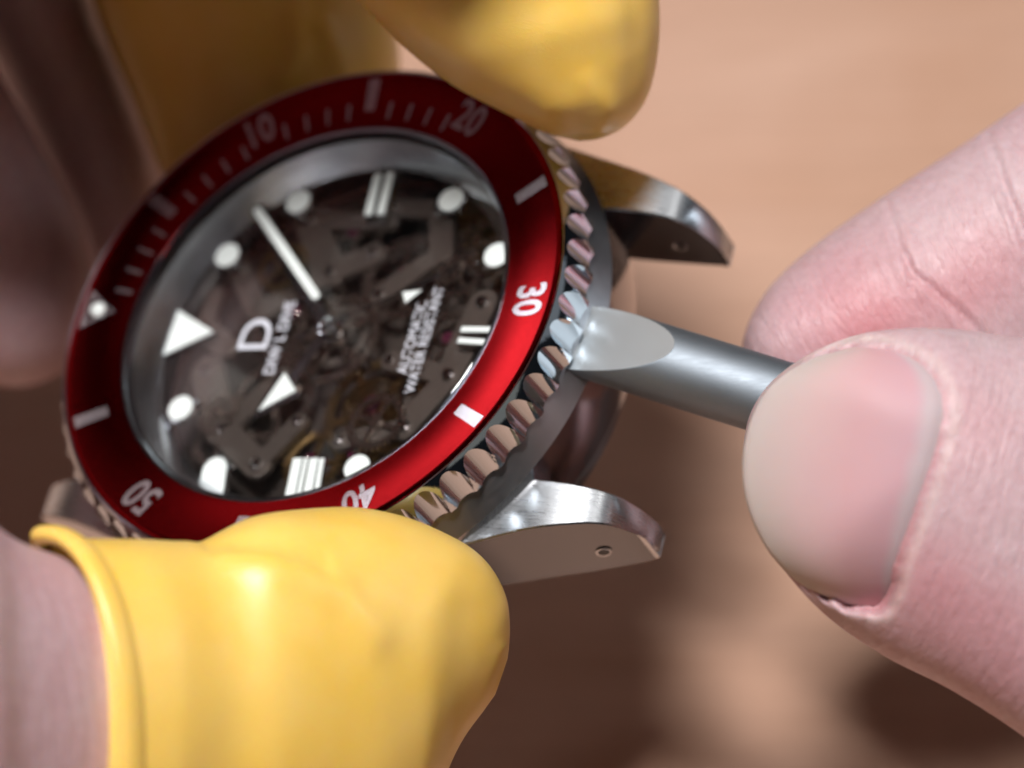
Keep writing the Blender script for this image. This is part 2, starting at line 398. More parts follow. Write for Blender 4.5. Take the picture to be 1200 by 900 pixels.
def on_insert(V, F, minute, rc, name, material=None, parent=None):
    a0 = math.radians(minute * 6); W = []
    for v in V:
        r = rc + v[1]; a = a0 + v[0] / rc
        W.append((r * math.sin(a), r * math.cos(a), zi(r)))
    o = mk(name, W, F, material or M['print'], parent or insert, sharp=0)
    return o
def rect(w, h, nx=2, ny=6):
    V = [(-w / 2 + w * i / nx, -h / 2 + h * j / ny, 0) for j in range(ny + 1) for i in range(nx + 1)]
    return V, [(j * (nx + 1) + i, j * (nx + 1) + i + 1, (j + 1) * (nx + 1) + i + 1, (j + 1) * (nx + 1) + i) for j in range(ny) for i in range(nx)]
for mnt, txt in ((10, '10'), (20, '20'), (30, '30'), (40, '40'), (50, '50')):
    V, F = refine(*text_mesh(txt, 2.25, 0.025, 0.80, 1.02))
    on_insert(V, F, mnt, 16.45, 'numeral')
for mnt in (5, 15, 25, 35, 45, 55):
    V, F = rect(0.86, 2.35); on_insert(V, F, mnt, 16.6, 'five_minute_bar')
for mnt in range(1, 20):
    if mnt % 5: V, F = rect(0.26, 1.25, 1, 3); on_insert(V, F, mnt, 15.45, 'minute_tick')
# zero marker: outlined triangle with a luminous pip
def tri_band():
    P = [(-1.45, 1.05), (1.45, 1.05), (0, -1.25)]; Q = [(-0.98, 0.78), (0.98, 0.78), (0, -0.72)]
    V = [(x, y, 0) for x, y in P + Q]; return V, [(0, 1, 4, 3), (1, 2, 5, 4), (2, 0, 3, 5)]
V, F = refine(*tri_band()); on_insert(V, F, 0, 16.75, 'zero_triangle')
pip = mk('luminous_pip', *lathe([(0.0, 0.38), (0.25, 0.35), (0.48, 0.2), (0.56, 0.0)], 24, False), M['lume'], insert, sharp=0)
pip.location = (0.0, 16.8 * S, (zi(16.8)) * S)

# crystal, gasket, rehaut
R_ = 14.28
prof = [(0.0, 0.10)] + [(r, 0.10 - 0.62 * (r / R_) ** 2) for r in np.linspace(1, 13.6, 10)] + [(13.95, -0.50), (14.2, -0.62), (R_, -0.8), (R_, -1.3)]
crystal = mk('crystal', *lathe(prof, 160, False), M['crystal'], watch, sharp=50)
mk('gasket', *lathe([(14.29, -0.66), (14.34, -0.66), (14.34, -1.6), (13.85, -1.6), (13.85, -1.25), (14.29, -1.25)], 160), M['gasket'], watch)
rehaut = mk('rehaut', *lathe([(13.95, -1.35), (13.90, -1.40), (12.85, -3.38), (12.78, -3.49), (14.6, -3.6), (14.6, -1.5)], 160), M['rehaut'], watch, sharp=30)

# dial: smoked clear disc with applied markers
V, F = lathe([(0.75, -3.50), (13.1, -3.50), (13.1, -3.62), (0.75, -3.62)], 128)
dial = mk('dial', V, F, M['smoke'], watch, sharp=30)
tag(dial, 'smoked see-through dial')
ZD = -3.49
def marker(poly, name='hour_marker', h=0.28, m=None):
    o = mk(name, *prism(poly, ZD - 0.1, ZD + h, 0.05), m or M['lume'], dial, sharp=40)
    return o
def frame_of(poly, parent, grow=0.13, h=0.20):
    cx = sum(p[0] for p in poly) / len(poly); cy = sum(p[1] for p in poly) / len(poly)
    P = []
    for x, y in poly:
        d = math.hypot(x - cx, y - cy); P.append((cx + (x - cx) * (d + grow) / d, cy + (y - cy) * (d + grow) / d))
    mk('marker_frame', *prism(P, ZD - 0.1, ZD + h, 0.04), M['polished'], parent, sharp=40)
for (x, y) in ((6.15, 10.19), (10.34, 5.76), (9.94, -6.41), (5.44, -11.1), (-10.3, -5.2), (-5.88, 9.95)):
    p = circ(x, y, 0.92); o = marker(p); 
    frame_of(p, dial)
    r = math.hypot(x, y); ux, uy = x / r, y / r
    q = circ(x - ux * 1.3 - uy * 0.1, y - uy * 1.3 + ux * 0.1, 0.20, 16)
    mk('marker_rivet', *prism(q, ZD - 0.1, ZD + 0.35, 0.1), M['polished'], dial, sharp=40)
# ten o'clock: long rounded plot
p = capsule((-10.55, 5.65), (-12.2, 5.35), 0.92); marker(p); frame_of(p, dial)
q = circ(-10.2, 4.5, 0.2, 16); mk('marker_rivet', *prism(q, ZD - 0.1, ZD + 0.35, 0.1), M['polished'], dial, sharp=40)
p = [(-1.75, 12.75), (1.8, 12.75), (0.02, 9.25)]; marker(p); frame_of(p, dial, 0.25)
def bar(x0, y0, x1, y1, w):
    a = math.atan2(y1 - y0, x1 - x0); dx, dy = -math.sin(a) * w, math.cos(a) * w
    return [(x0 + dx, y0 + dy), (x0 - dx, y0 - dy), (x1 - dx, y1 - dy), (x1 + dx, y1 + dy)]
for b in (bar(9.0, -0.28, 12.3, -0.10, 0.27), bar(9.0, -1.22, 12.4, -1.05, 0.27), bar(-0.18, -10.0, -0.25, -12.4, 0.2), bar(-1.0, -10.0, -1.2, -12.4, 0.2),
          bar(-9.65, -0.55, -12.75, -0.85, 0.34), bar(-9.65, -1.20, -12.75, -1.5, 0.14), bar(-9.65, -1.80, -12.7, -2.15, 0.30), bar(-9.65, -2.40, -12.6, -2.80, 0.16)):  # nine o'clock: double bar plus its crystal reflection modelled as extra bars
    marker(b, 'hour_marker'); frame_of(b, dial, 0.14, 0.16)
# writing on the dial
def dial_text(body, h, x, y, bold, xs, sp=1.0, width=None):
    V, F = text_mesh(body, h, bold, xs, sp)
    if width: V[:, 0] *= width / (V[:, 0].max() - V[:, 0].min())
    return mk('dial_text', [(a + x, b + y, ZD + 0.02) for a, b, _ in V], F, M['dial_print'], dial, sharp=0)
dial_text('D', 2.35, -0.1, 5.9, 0.0, 1.05, width=2.35)
dial_text('DIW L DIVE', 0.86, -0.4, 3.92, 0.01, 1.0, width=5.6)
dial_text('AUTOMATIC', 0.80, -0.58, -6.38, 0.0, 1.0, width=5.5)
dial_text('WATER RESISTANT', 0.76, -0.75, -7.35, 0.0, 1.0, width=8.0)

# hands
def dirv(mnt): a = math.radians(mnt * 6); return math.sin(a), math.cos(a)
p0, p1 = (2.35, 1.55), (9.35, 8.45)
mh = mk('minute_hand', *prism(bar(-0.5, -0.45, 9.65, 8.75, 0.46), -2.86, -2.78), M['hand_dark'], watch, sharp=30)
mk('hand_lume', *prism(capsule(p0, p1, 0.30, 6), -2.80, -2.70, 0.03), M['lume'], mh, sharp=40)
hh = mk('hour_hand', *join(prism(bar(0.4, -0.2, -4.2, 1.75, 0.36), -3.08, -3.0), prism([(-3.15, 2.75), (-5.05, 0.55), (-7.0, 3.8)], -3.09, -3.01)), M['hand_dark'], watch, sharp=30)
mk('hand_lume', *prism([(-3.40, 2.28), (-4.80, 0.95), (-6.30, 3.40)], -3.02, -2.94, 0.02), M['lume'], hh, sharp=40)
sh = mk('seconds_hand', *join(prism(bar(-0.9, 1.6, 4.2, -9.0, 0.07), -2.60, -2.55), prism(circ(-0.9, 1.6, 0.3, 18), -2.60, -2.545)), M['hand_dark'], watch, sharp=30)
mk('hand_lume', *prism([(2.30, -5.30), (1.45, -5.75), (2.45, -6.75)], -2.56, -2.50, 0.02), M['lume'], sh, sharp=40)
mk('hand_hub', *join(lathe([(0.0, -2.25), (0.28, -2.27), (0.36, -2.35), (0.38, -2.6), (0.62, -2.62), (0.68, -2.7), (0.68, -3.2), (0.9, -3.22), (0.9, -3.6)], 32, False)), M['polished'], watch, sharp=30)

# ------------------------------------------------------------------ movement seen through the dial
move = mk('movement', *lathe([(0.01, -6.6), (13.0, -6.6), (13.4, -6.8), (13.4, -7.6), (0.01, -7.6)], 96, False), M['plate'], watch, sharp=30)
tag(move, 'grey brown skeleton movement under the dial')
def gear(cx, cy, r, teeth, z, spokes, rim, m, name='gear_wheel', th=0.22, hub=None):
    V, F = [], []; prof = []
    for i in range(teeth):
        for f_, rr in ((0.0, r - 0.28), (0.22, r - 0.22), (0.4, r), (0.6, r), (0.78, r - 0.22)):
            prof.append(((i + f_) * 2 * math.pi / teeth, rr))
    n = len(prof); ri = r - 0.28 - rim
    for zz in (z, z + th):
        for a, rr in prof: V.append((cx + rr * math.cos(a), cy + rr * math.sin(a), zz))
        for a, rr in prof: V.append((cx + ri * math.cos(a), cy + ri * math.sin(a), zz))
    for i in range(n):
        j = (i + 1) % n
        F += [(2 * n + i, 2 * n + j, 3 * n + j, 3 * n + i), (i, j, 2 * n + j, 2 * n + i), (n + j, n + i, 3 * n + i, 3 * n + j)]
    hub = hub or r * 0.22
    ms = [(V, F), prism(circ(cx, cy, hub, 20), z - 0.1, z + th + 0.25, 0.05)]
    a0 = random.random() * 3
    for s_ in range(spokes):
        a = a0 + 2 * math.pi * s_ / spokes
        ms.append(prism(bar(cx + hub * .8 * math.cos(a), cy + hub * .8 * math.sin(a), cx + (ri + .05) * math.cos(a), cy + (ri + .05) * math.sin(a), max(0.14, r * 0.075)), z + 0.01, z + th - 0.01))
    return mk(name, *join(*ms), m, move, smooth=True, sharp=30)
gear(2.6, 4.6, 3.7, 48, -5.6, 5, 0.5, M['wheel']); gear(-4.3, 4.1, 3.3, 40, -5.2, 4, 0.5, M['wheel'])
gear(-4.9, -3.9, 3.9, 46, -5.4, 5, 0.45, M['brass']); gear(4.9, -3.6, 3.4, 40, -5.0, 4, 0.5, M['wheel'])
gear(0.3, 0.1, 2.5, 30, -4.7, 3, 0.4, M['bridge']); gear(0.2, -8.1, 2.4, 32, -5.5, 4, 0.35, M['wheel'])
gear(8.6, 1.6, 2.3, 28, -5.3, 4, 0.4, M['wheel']); gear(-9.0, -0.6, 2.3, 28, -5.1, 4, 0.4, M['brass'])
gear(-9.3, -6.0, 1.6, 20, -4.9, 0, 0.6, M['brass']); gear(-7.4, 7.6, 2.0, 24, -5.3, 3, 0.4, M['wheel']); gear(7.6, -8.2, 2.1, 26, -5.3, 4, 0.4, M['wheel'])
gear(-0.2, 0.0, 3.5, 44, -4.12, 5, 0.35, M['wheel'], th=0.16); gear(-6.6, -5.2, 2.2, 30, -4.05, 4, 0.35, M['wheel'], th=0.16); gear(5.6, 6.0, 2.0, 28, -4.2, 4, 0.3, M['brass'], th=0.16); gear(-5.9, 7.4, 1.7, 24, -4.1, 3, 0.3, M['wheel'], th=0.16); gear(4.4, -8.2, 1.8, 24, -4.1, 4, 0.3, M['wheel'], th=0.16)
def bridge(paths, z0, z1, m=None):
    ms = []
    for k, (p, q, w) in enumerate(paths): ms.append(prism(capsule(p, q, w, 8), z0 - 0.003 * k, z1 - 0.004 * k, 0.08))
    mk('bridge', *join(*ms), m or M['bridge'], move, sharp=30)
bridge([((9.6, 5.2), (5.2, 2.2), 1.15), ((5.2, 2.2), (6.6, -0.8), 0.9), ((9.6, 5.2), (9.2, -1.2), 0.7), ((5.2, 2.2), (2.2, 7.0), 0.75), ((2.2, 7.0), (5.6, 9.6), 0.85)], -4.9, -4.35)
bridge([((-2.4, 9.6), (-7.0, 6.8), 1.2), ((-7.0, 6.8), (-9.6, 3.2), 1.0), ((-7.0, 6.8), (-3.0, 3.4), 0.8), ((-9.6, 3.2), (-6.4, 1.0), 0.7)], -4.75, -4.2)
bridge([((2.4, -10.4), (-3.0, -9.4), 1.1), ((-3.0, -9.4), (-6.8, -7.2), 0.95), ((-3.0, -9.4), (-1.8, -4.6), 0.7), ((-6.8, -7.2), (-7.8, -2.6), 0.65)], -4.8, -4.25)
bridge([((9.8, -5.2), (6.4, -6.2), 0.9), ((6.4, -6.2), (3.2, -2.4), 0.75), ((9.8, -5.2), (10.2, -1.6), 0.7)], -4.7, -4.15)
bridge([((-0.6, 8.6), (0.8, 10.8), 0.9), ((0.8, 10.8), (3.6, 10.9), 0.7)], -4.6, -4.1)
def screw(x, y, z, r):
    a = random.random() * 3.14
    V, F = lathe([(0.0, 0.30), (r * 0.7, 0.28), (r, 0.12), (r, -0.2)], 20, False)
    o = mk('screw', *join((V, F), prism(bar(-r * .8 * math.cos(a), -r * .8 * math.sin(a), r * .8 * math.cos(a), r * .8 * math.sin(a), r * 0.12), 0.29, 0.315)), M['polished'], move, sharp=30)
    o.location = (x * S, y * S, z * S)
for x, y, z, r in ((9.6, 5.2, -4.3, .5), (5.2, 2.2, -4.3, .38), (5.6, 9.6, -4.3, .45), (6.6, -0.8, -4.3, .35), (-2.4, 9.6, -4.15, .5), (-7.0, 6.8, -4.15, .42), (-9.6, 3.2, -4.15, .45), (-6.4, 1.0, -4.15, .35),
                   (2.4, -10.4, -4.2, .45), (-3.0, -9.4, -4.2, .45), (-6.8, -7.2, -4.2, .42), (-1.8, -4.6, -4.2, .35), (-7.8, -2.6, -4.2, .35), (9.8, -5.2, -4.1, .45), (3.2, -2.4, -4.1, .35), (10.2, -1.6, -4.1, .38), (0.8, 10.8, -4.05, .4),
                   (-3.0, 3.4, -4.15, .32), (1.2, -1.7, -4.3, .25), (-1.6, -1.0, -4.3, .25), (1.4, 1.7, -4.3, .25), (-2.2, -2.9, -4.4, .3), (-4.9, -5.8, -4.5, .28), (-7.1, -4.6, -4.5, .3), (0.2, 8.2, -4.4, .25), (3.9, -5.3, -4.4, .28)):
    screw(x, y, z, r)
def jewel(x, y, z, r):
    o = mk('jewel', *lathe([(0.0, 0.02), (r * .25, 0.05), (r * .7, 0.14), (r, 0.05), (r, -0.4)], 20, False), M['jewel'], move, sharp=40)
    o.location = (x * S, y * S, z * S)
for x, y, z, r in ((2.6, 4.6, -5.0, .5), (-4.3, 4.1, -4.7, .5), (-4.9, -3.9, -4.8, .75), (4.9, -3.6, -4.4, .5), (0.2, -8.1, -4.9, .45), (-8.4, -3.9, -4.9, .8), (8.6, 1.6, -4.7, .4), (-9.0, -0.6, -4.5, .4)):
    jewel(x, y, z, r)
# balance spring
V, F = [], []; K = 260
for i in range(K):
    a = i * 0.14; r = 0.5 + 1.7 * i / K
    for dr, dz in ((-.05, 0), (.05, 0), (.05, .25), (-.05, .25)): V.append((-4.9 + (r + dr) * math.cos(a), -3.9 + (r + dr) * math.sin(a), -4.95 + dz))
for i in range(K - 1):
    for j in range(4): F.append((i * 4 + j, i * 4 + (j + 1) % 4, i * 4 + 4 + (j + 1) % 4, i * 4 + 4 + j))
mk('balance_spring', V, F, M['brass'], move, sharp=30)

# ------------------------------------------------------------------ organic shapes
def C(px, py, d):                            # a point the camera sees at (px, py), d mm in front of it
    px, py, d = np.asarray(px, float), np.asarray(py, float), np.asarray(d, float)
    c = np.stack([(px - 600) / FPX * d, (450 - py) / FPX * d, -d], -1)
    return CAMPOS + c @ RC.T
def proj(P):
    c = (np.asarray(P) - CAMPOS) @ RC
    return 600 + FPX * c[..., 0] / -c[..., 2], 450 - FPX * c[..., 1] / -c[..., 2], -c[..., 2]
def crom(A, sub):
    A = np.asarray(A, float); n = len(A); out = []
    for i in range(n - 1):
        p0, p1, p2, p3 = A[max(i - 1, 0)], A[i], A[i + 1], A[min(i + 2, n - 1)]
        for k in range(sub):
            t = k / sub
            out.append(0.5 * ((2 * p1) + (-p0 + p2) * t + (2 * p0 - 5 * p1 + 4 * p2 - p3) * t * t + (-p0 + 3 * p1 - 3 * p2 + p3) * t ** 3))
    out.append(A[-1]); return np.array(out)
# a digit: stations of (edge A px, edge B px, distance, half thickness), base first, tip last
def loft(st, sub=8, ring=56, exp=2.15, grow=0.0, flat=0.0):
    A = crom(st, sub); V = []; k = len(A)
    for a in A:
        P, Q = C(a[0], a[1], a[4]), C(a[2], a[3], a[4]); c = (P + Q) / 2; u = (P - Q) / 2
        L = np.linalg.norm(u) or 1e-6; u = u * (L + grow) / L
        w = CAMPOS - c; w /= np.linalg.norm(w); th = a[5] + grow
        for i in range(ring):
            f = 2 * math.pi * i / ring; co, si = math.cos(f), math.sin(f)
            x = math.copysign(abs(co) ** (2 / exp), co); y = math.copysign(abs(si) ** (2 / exp), si)
            V.append(c + u * x + w * th * y)
    F = [(i * ring + j, i * ring + (j + 1) % ring, (i + 1) * ring + (j + 1) % ring, (i + 1) * ring + j) for i in range(k - 1) for j in range(ring)]
    F.append(tuple(range(ring))[::-1]); F.append(tuple((k - 1) * ring + j for j in range(ring)))
    return V, F
def fuse(parts, voxel, smooth_it):
    V, F = join(*parts)
    o = mk('tmp', V, F, None, smooth=True, sharp=0)
    r = o.modifiers.new('r', 'REMESH'); r.mode = 'VOXEL'; r.voxel_size = voxel * S; r.adaptivity = 0
    s = o.modifiers.new('s', 'SMOOTH'); s.iterations = smooth_it; s.factor = 0.5
    bpy.context.view_layer.update()
    me = o.evaluated_get(bpy.context.evaluated_depsgraph_get()).to_mesh()
    n = len(me.vertices); co = np.empty(n * 3, np.float32); me.vertices.foreach_get('co', co)
    nm = np.empty(n * 3, np.float32); me.vertices.foreach_get('normal', nm)
    fl = [tuple(p.vertices) for p in me.polygons]
    old = o.data; bpy.data.objects.remove(o); bpy.data.meshes.remove(old)
    return co.reshape(-1, 3).astype(float) / S, nm.reshape(-1, 3).astype(float), fl
def finish(name, co, fl, m, parent=None):
    me = bpy.data.meshes.new(name); me.from_pydata((co * S).tolist(), [], fl); me.update()
    me.polygons.foreach_set('use_smooth', [True] * len(me.polygons))
    o = bpy.data.objects.new(name, me); COL.objects.link(o); me.materials.append(m)
    if parent: o.parent = parent
    return o
def set_attr(o, name, typ, arr):
    a = o.data.attributes.new(name, typ, 'POINT')
    a.data.foreach_set('vector' if typ == 'FLOAT_VECTOR' else 'value', np.asarray(arr, np.float32).ravel())
def seg_dist(px, py, pl):
    best = np.full(px.shape, 1e9)
    for (x0, y0), (x1, y1) in zip(pl[:-1], pl[1:]):
        dx, dy = x1 - x0, y1 - y0; t = np.clip(((px - x0) * dx + (py - y0) * dy) / (dx * dx + dy * dy), 0, 1)
        best = np.minimum(best, np.hypot(px - x0 - t * dx, py - y0 - t * dy))
    return best
def dcoords(co, axes):
    # coordinates along / across the nearest digit axis
    best = np.full(len(co), 1e9); out = np.zeros((len(co), 3))
    for k, (p, q) in enumerate(axes):
        a = q - p; L = np.linalg.norm(a); a = a / L
        b = np.cross(a, cb); b /= np.linalg.norm(b); c = np.cross(a, b)
        r = co - p; t = np.clip(r @ a, 0, L); d = np.linalg.norm(r - t[:, None] * a, axis=1)
        m_ = d < best; best[m_] = d[m_]
        out[m_] = np.stack([r @ a, r @ b + 50 * k, r @ c], 1)[m_]
    return out

# ------------------------------------------------------------------ pry knife
ax0 = C(668, 392, 193.1); ax1 = C(900, 464, 189.6); a = ax1 - ax0; a /= np.linalg.norm(a)
hf = RC @ np.array([-0.10, 0.50, 0.86]); hf -= a * (a @ hf); hf /= np.linalg.norm(hf); lf = np.cross(a, hf)
def knife_mesh():
    V, F = [], []; RAD = 2.42; ring = 160
    ss = list(np.linspace(-4.6, 7.6, 230)) + list(np.linspace(8.2, 62, 20))
    for s in ss:
        hm = -1.05 + (s + 2.2) / 9.3 * (RAD + 1.05); hm = max(hm, -1.40)
        hm2 = -1.45 - max(0, s + 2.2) / 4.0
        lim = RAD if s > -3.6 else RAD - 0.5 * (-3.6 - s) ** 2
        for i in range(ring):
            f = 2 * math.pi * i / ring; h = RAD * math.cos(f); l = max(-lim, min(lim, RAD * math.sin(f)))
            h = max(min(h, hm), hm2)
            V.append(ax0 + a * s + hf * h + lf * l)
    k = len(ss)
    F = [(i * ring + j, i * ring + (j + 1) % ring, (i + 1) * ring + (j + 1) % ring, (i + 1) * ring + j) for i in range(k - 1) for j in range(ring)]
    F.append(tuple(range(ring))[::-1]); F.append(tuple((k - 1) * ring + j for j in range(ring)))
    return V, F
knife = bpy.data.objects.new('case_knife', None); COL.objects.link(knife); knife.empty_display_size = 0.004
tag(knife, 'round steel pry tool with flat ground tip wedged under the red bezel', 'hand tool')
V, F = knife_mesh(); shaft = mk('shaft', V, F, M['knife'], knife, sharp=0)
me = shaft.data; me.materials.append(M['facet'])
bm = bmesh.new(); bm.from_mesh(me); bm.normal_update()
fd = Vector(hf)
slope = math.atan((2.42 + 1.05) / 9.3); fn = Vector(hf * math.cos(slope) - a * math.sin(slope))
for f in bm.faces:
    if f.normal.dot(fn) > 0.9995 or f.normal.dot(-fn) > 0.9995: f.material_index = 1
for e in bm.edges:
    if len(e.link_faces) == 2 and (e.link_faces[0].material_index != e.link_faces[1].material_index or e.calc_face_angle(0) > 0.5): e.smooth = False
bm.to_mesh(me); bm.free()

# ------------------------------------------------------------------ bare hand with the knife
TH = [(1700, 500, 1730, 1240, 186, 11), (1450, 425, 1480, 1060, 183, 9.5), (1300, 402, 1340, 962, 181, 8.6), (1200, 396, 1240, 893, 180, 8.2), (1140, 388, 1175, 846, 179.6, 7.9), (1080, 384, 1110, 806, 179.6, 7.6),
      (1010, 391, 1042, 772, 180, 7.2), (950, 414, 978, 730, 180.6, 6.6), (905, 446, 928, 680, 181.4, 5.8), (880, 482, 890, 625, 182.2, 4.6), (872, 515, 875, 580, 182.8, 2.8), (870, 540, 870, 552, 183, 0.4)]
IX = [(1760, -220, 1830, 260, 199, 9.5), (1480, -85, 1560, 300, 199.5, 8.6), (1340, 22, 1420, 400, 200, 8.2), (1210, 113, 1290, 490, 200.4, 8.0), (1130, 168, 1195, 540, 200.6, 8.0), (1050, 220, 1090, 560, 200.7, 7.8),
      (965, 279, 1005, 540, 200.7, 7.4), (912, 325, 935, 500, 200.6, 6.6), (885, 362, 897, 465, 200.4, 5.2), (873, 390, 878, 435, 200.2, 3.0), (869, 408, 870, 418, 200.2, 0.4)]
PALM = [(1500, -260, 1560, 1300, 205, 8), (1640, -330, 1700, 1320, 203, 14), (1850, -330, 1900, 1330, 202, 16), (2150, -300, 2180, 1300, 202, 17), (2300, -200, 2320, 1200, 202, 12)]
MID = [(1850, 250, 1800, 620, 206, 9), (1600, 330, 1560, 680, 212, 8.5), (1420, 520, 1380, 850, 216, 8), (1330, 660, 1330, 900, 217, 6), (1300, 740, 1300, 830, 217, 2)]
RNG = [(1850, 560, 1830, 930, 210, 9), (1620, 640, 1600, 970, 220, 8.2), (1460, 780, 1440, 1080, 224, 7.6), (1370, 900, 1370, 1100, 225, 5.5), (1345, 960, 1345, 1040, 225, 2)]
PNK = [(1850, 850, 1830, 1180, 214, 8), (1660, 930, 1640, 1220, 226, 7), (1520, 1040, 1500, 1280, 230, 6.4), (1440, 1130, 1440, 1290, 231, 4.5), (1420, 1180, 1420, 1250, 231, 2)]
co, nm, fl = fuse([loft(TH, exp=2.3), loft(IX), loft(PALM), loft(MID), loft(RNG), loft(PNK)], 0.30, 5)
# thumb nail plate
FREE = [(1000, 404), (950, 421), (905, 452), (880, 497), (872, 547), (880, 600), (905, 650), (946, 690), (1000, 715)]
CUT = [(1040, 406), (1082, 424), (1106, 454), (1111, 490), (1098, 545), (1079, 600), (1061, 650), (1049, 690), (1034, 718)]
fe = crom(FREE, 8); cut = crom(CUT, 8); nv = len(fe); nu = 40
def nail_depth(u, v):
    s = 2 * v - 1.0
    return 172.55 + ((5.0 * np.abs(s + 0.05) ** 2.1) ** 2.5 + (4.6 * (1 - u) ** 2.2) ** 2.5) ** 0.4 - 0.2 * u
uu_, vv_ = np.meshgrid(np.linspace(0, 1, nu), np.linspace(0, 1, nv), indexing='ij')
npx = fe[None, :, 0] * (1 - uu_) [..., :] + cut[None, :, 0] * uu_; npy = fe[None, :, 1] * (1 - uu_) + cut[None, :, 1] * uu_
nd = nail_depth(uu_, vv_)
NP = C(npx, npy, nd)
# press the flesh under the plate and raise a fold round its root and sides
px, py, dd = proj(co)
front = (nm @ cb > -0.25) & (px > 840) & (px < 1260) & (py > 360) & (py < 860) & (dd < 186.5)
idx = np.where(front)[0]
sx_, sy_, sd_, su_, sv_ = npx.ravel(), npy.ravel(), nd.ravel(), uu_.ravel(), vv_.ravel()
flush = np.zeros(len(co)); dry = np.zeros(len(co)); near = np.zeros(len(co), bool)
for c0 in range(0, len(idx), 4000):
    ii = idx[c0:c0 + 4000]
    D = np.hypot(px[ii][:, None] - sx_, py[ii][:, None] - sy_); k = D.argmin(1); dmin = D.min(1) / 19.5
    u, v, depth = su_[k], sv_[k], sd_[k]
    inside = (dmin < 0.26) & (u > 0.0) & (u < 1.0) & (v > 0.0) & (v < 1.0)
    edge = np.where(inside, 0.45, 0.0)
    out = ~inside
    fold = np.where(u > 0.12, 1.0, 0.0)
    fold = np.maximum(np.clip((u - 0.01) / 0.06, 0, 1), np.clip((np.abs(v - 0.48) - 0.30) / 0.08, 0, 1))
    tgt = np.where(inside, depth + 0.2, depth - 0.06 * np.exp(-((dmin - 0.5) / 0.7) ** 2))
    wgt = np.where(inside, 1.0, fold * np.clip(1 - dmin / 3.2, 0, 1) ** 1.3)
    lim = np.where(inside, tgt - dd[ii], np.minimum(tgt - dd[ii], 0.0))
    move_d = wgt * lim
    co[ii] += (co[ii] - CAMPOS) / dd[ii][:, None] * move_d[:, None]
    dry[ii] = np.maximum(dry[ii], np.where(out, np.exp(-((dmin - 0.45) / 0.30) ** 2) * np.where(u > 0.5, 0.6, np.where(v < 0.3, 0.9, 0.3)), 0.0))
    near[ii] |= dmin < 2.5
    flush[ii] += np.where(out, 0.06 * np.exp(-(dmin / 1.2) ** 2), 0.3)
qa = np.array([f if len(f) == 4 else (*f, f[-1]) for f in fl]); ed = np.vstack([qa[:, [0, 1]], qa[:, [1, 2]], qa[:, [2, 3]], qa[:, [3, 0]]])
ed = ed[near[ed[:, 0]] | near[ed[:, 1]]]
for it in range(4):
    acc = np.zeros_like(co); cnt = np.zeros(len(co))
    for p_, q_ in ((0, 1), (1, 0)):
        np.add.at(acc, ed[:, p_], co[ed[:, q_]]); np.add.at(cnt, ed[:, p_], 1)
    co[near] = 0.5 * co[near] + 0.5 * acc[near] / cnt[near][:, None]
# creases of the forefinger
px, py, dd = proj(co); face = nm @ cb > -0.2
for pl, w_, dep in (([(1040, 240), (1052, 282), (1068, 318), (1100, 345), (1128, 370), (1170, 410)], 4.0, 0.28), ([(1158, 160), (1172, 200), (1188, 245), (1205, 290)], 4.5, 0.30), ([(1062, 300), (1072, 340)], 4.0, 0.12)):
    dpx = seg_dist(px, py, pl); wgt = (np.exp(-(dpx / w_) ** 2) * dep - np.exp(-((dpx - 9) / 6) ** 2) * dep * 0.35) * (face & (dd > 188) & (dd < 203))
    co += (co - CAMPOS) / dd[:, None] * wgt[:, None]
g = lambda x, y, r, lo, hi: np.exp(-(((px - x) ** 2 + (py - y) ** 2) / r ** 2)) * ((dd > lo) & (dd < hi))
flush += 0.9 * g(1020, 372, 62, 188, 210) + 0.55 * g(1120, 345, 60, 188, 210) + 0.35 * g(1165, 290, 50, 188, 210) + 0.35 * g(940, 400, 60, 188, 210)
flush += 0.5 * g(1090, 690, 80, 160, 188) + 0.45 * g(1180, 760, 90, 160, 188) + 0.3 * g(1140, 500, 70, 160, 188)
hand_r = finish('hand', co, fl, M['skin'])
tag(hand_r, 'bare ungloved hand pinching the steel pry tool between thumb and forefinger', 'hand', 'hands')
ax_t = (C(1700, 870, 186), C(860, 545, 183)); ax_i = (C(1760, 0, 199), C(870, 410, 200))
set_attr(hand_r, 'dcoord', 'FLOAT_VECTOR', dcoords(co, [ax_t, ax_i])); set_attr(hand_r, 'flush', 'FLOAT', np.clip(flush, 0, 1)); set_attr(hand_r, 'dry', 'FLOAT', np.clip(dry, 0, 1))
# the nail itself
inw = (NP - CAMPOS) / np.linalg.norm(NP - CAMPOS, axis=-1, keepdims=True)
tuck = np.clip((uu_ - 0.93) / 0.07, 0, 1) * 0.25 + np.clip((np.abs(2 * vv_ - 1) - 0.94) / 0.06, 0, 1) * 0.25
top = NP + inw * tuck[..., None]
# skirts: the plate curls into the flesh along its sides and its root
sk = lambda e, nxt, dp, out: e + (e - nxt) / (np.linalg.norm(e - nxt, axis=-1, keepdims=True) + 1e-9) * out
G = top; Iw = inw; U3 = np.stack([uu_, vv_, np.zeros_like(uu_)], -1)
def pad_v(G, Iw, U3):
    a_ = [sk(G[:, 0], G[:, 1], 0, o_) + Iw[:, 0] * d_ for o_, d_ in ((0.22, 1.6), (0.12, 0.35))]
    b_ = [sk(G[:, -1], G[:, -2], 0, o_) + Iw[:, -1] * d_ for o_, d_ in ((0.12, 0.35), (0.22, 1.6))]
    G2 = np.concatenate([a_[0][:, None], a_[1][:, None], G, b_[0][:, None], b_[1][:, None]], 1)
    I2 = np.concatenate([Iw[:, :1], Iw[:, :1], Iw, Iw[:, -1:], Iw[:, -1:]], 1); U2 = np.concatenate([U3[:, :1], U3[:, :1], U3, U3[:, -1:], U3[:, -1:]], 1)
    return G2, I2, U2
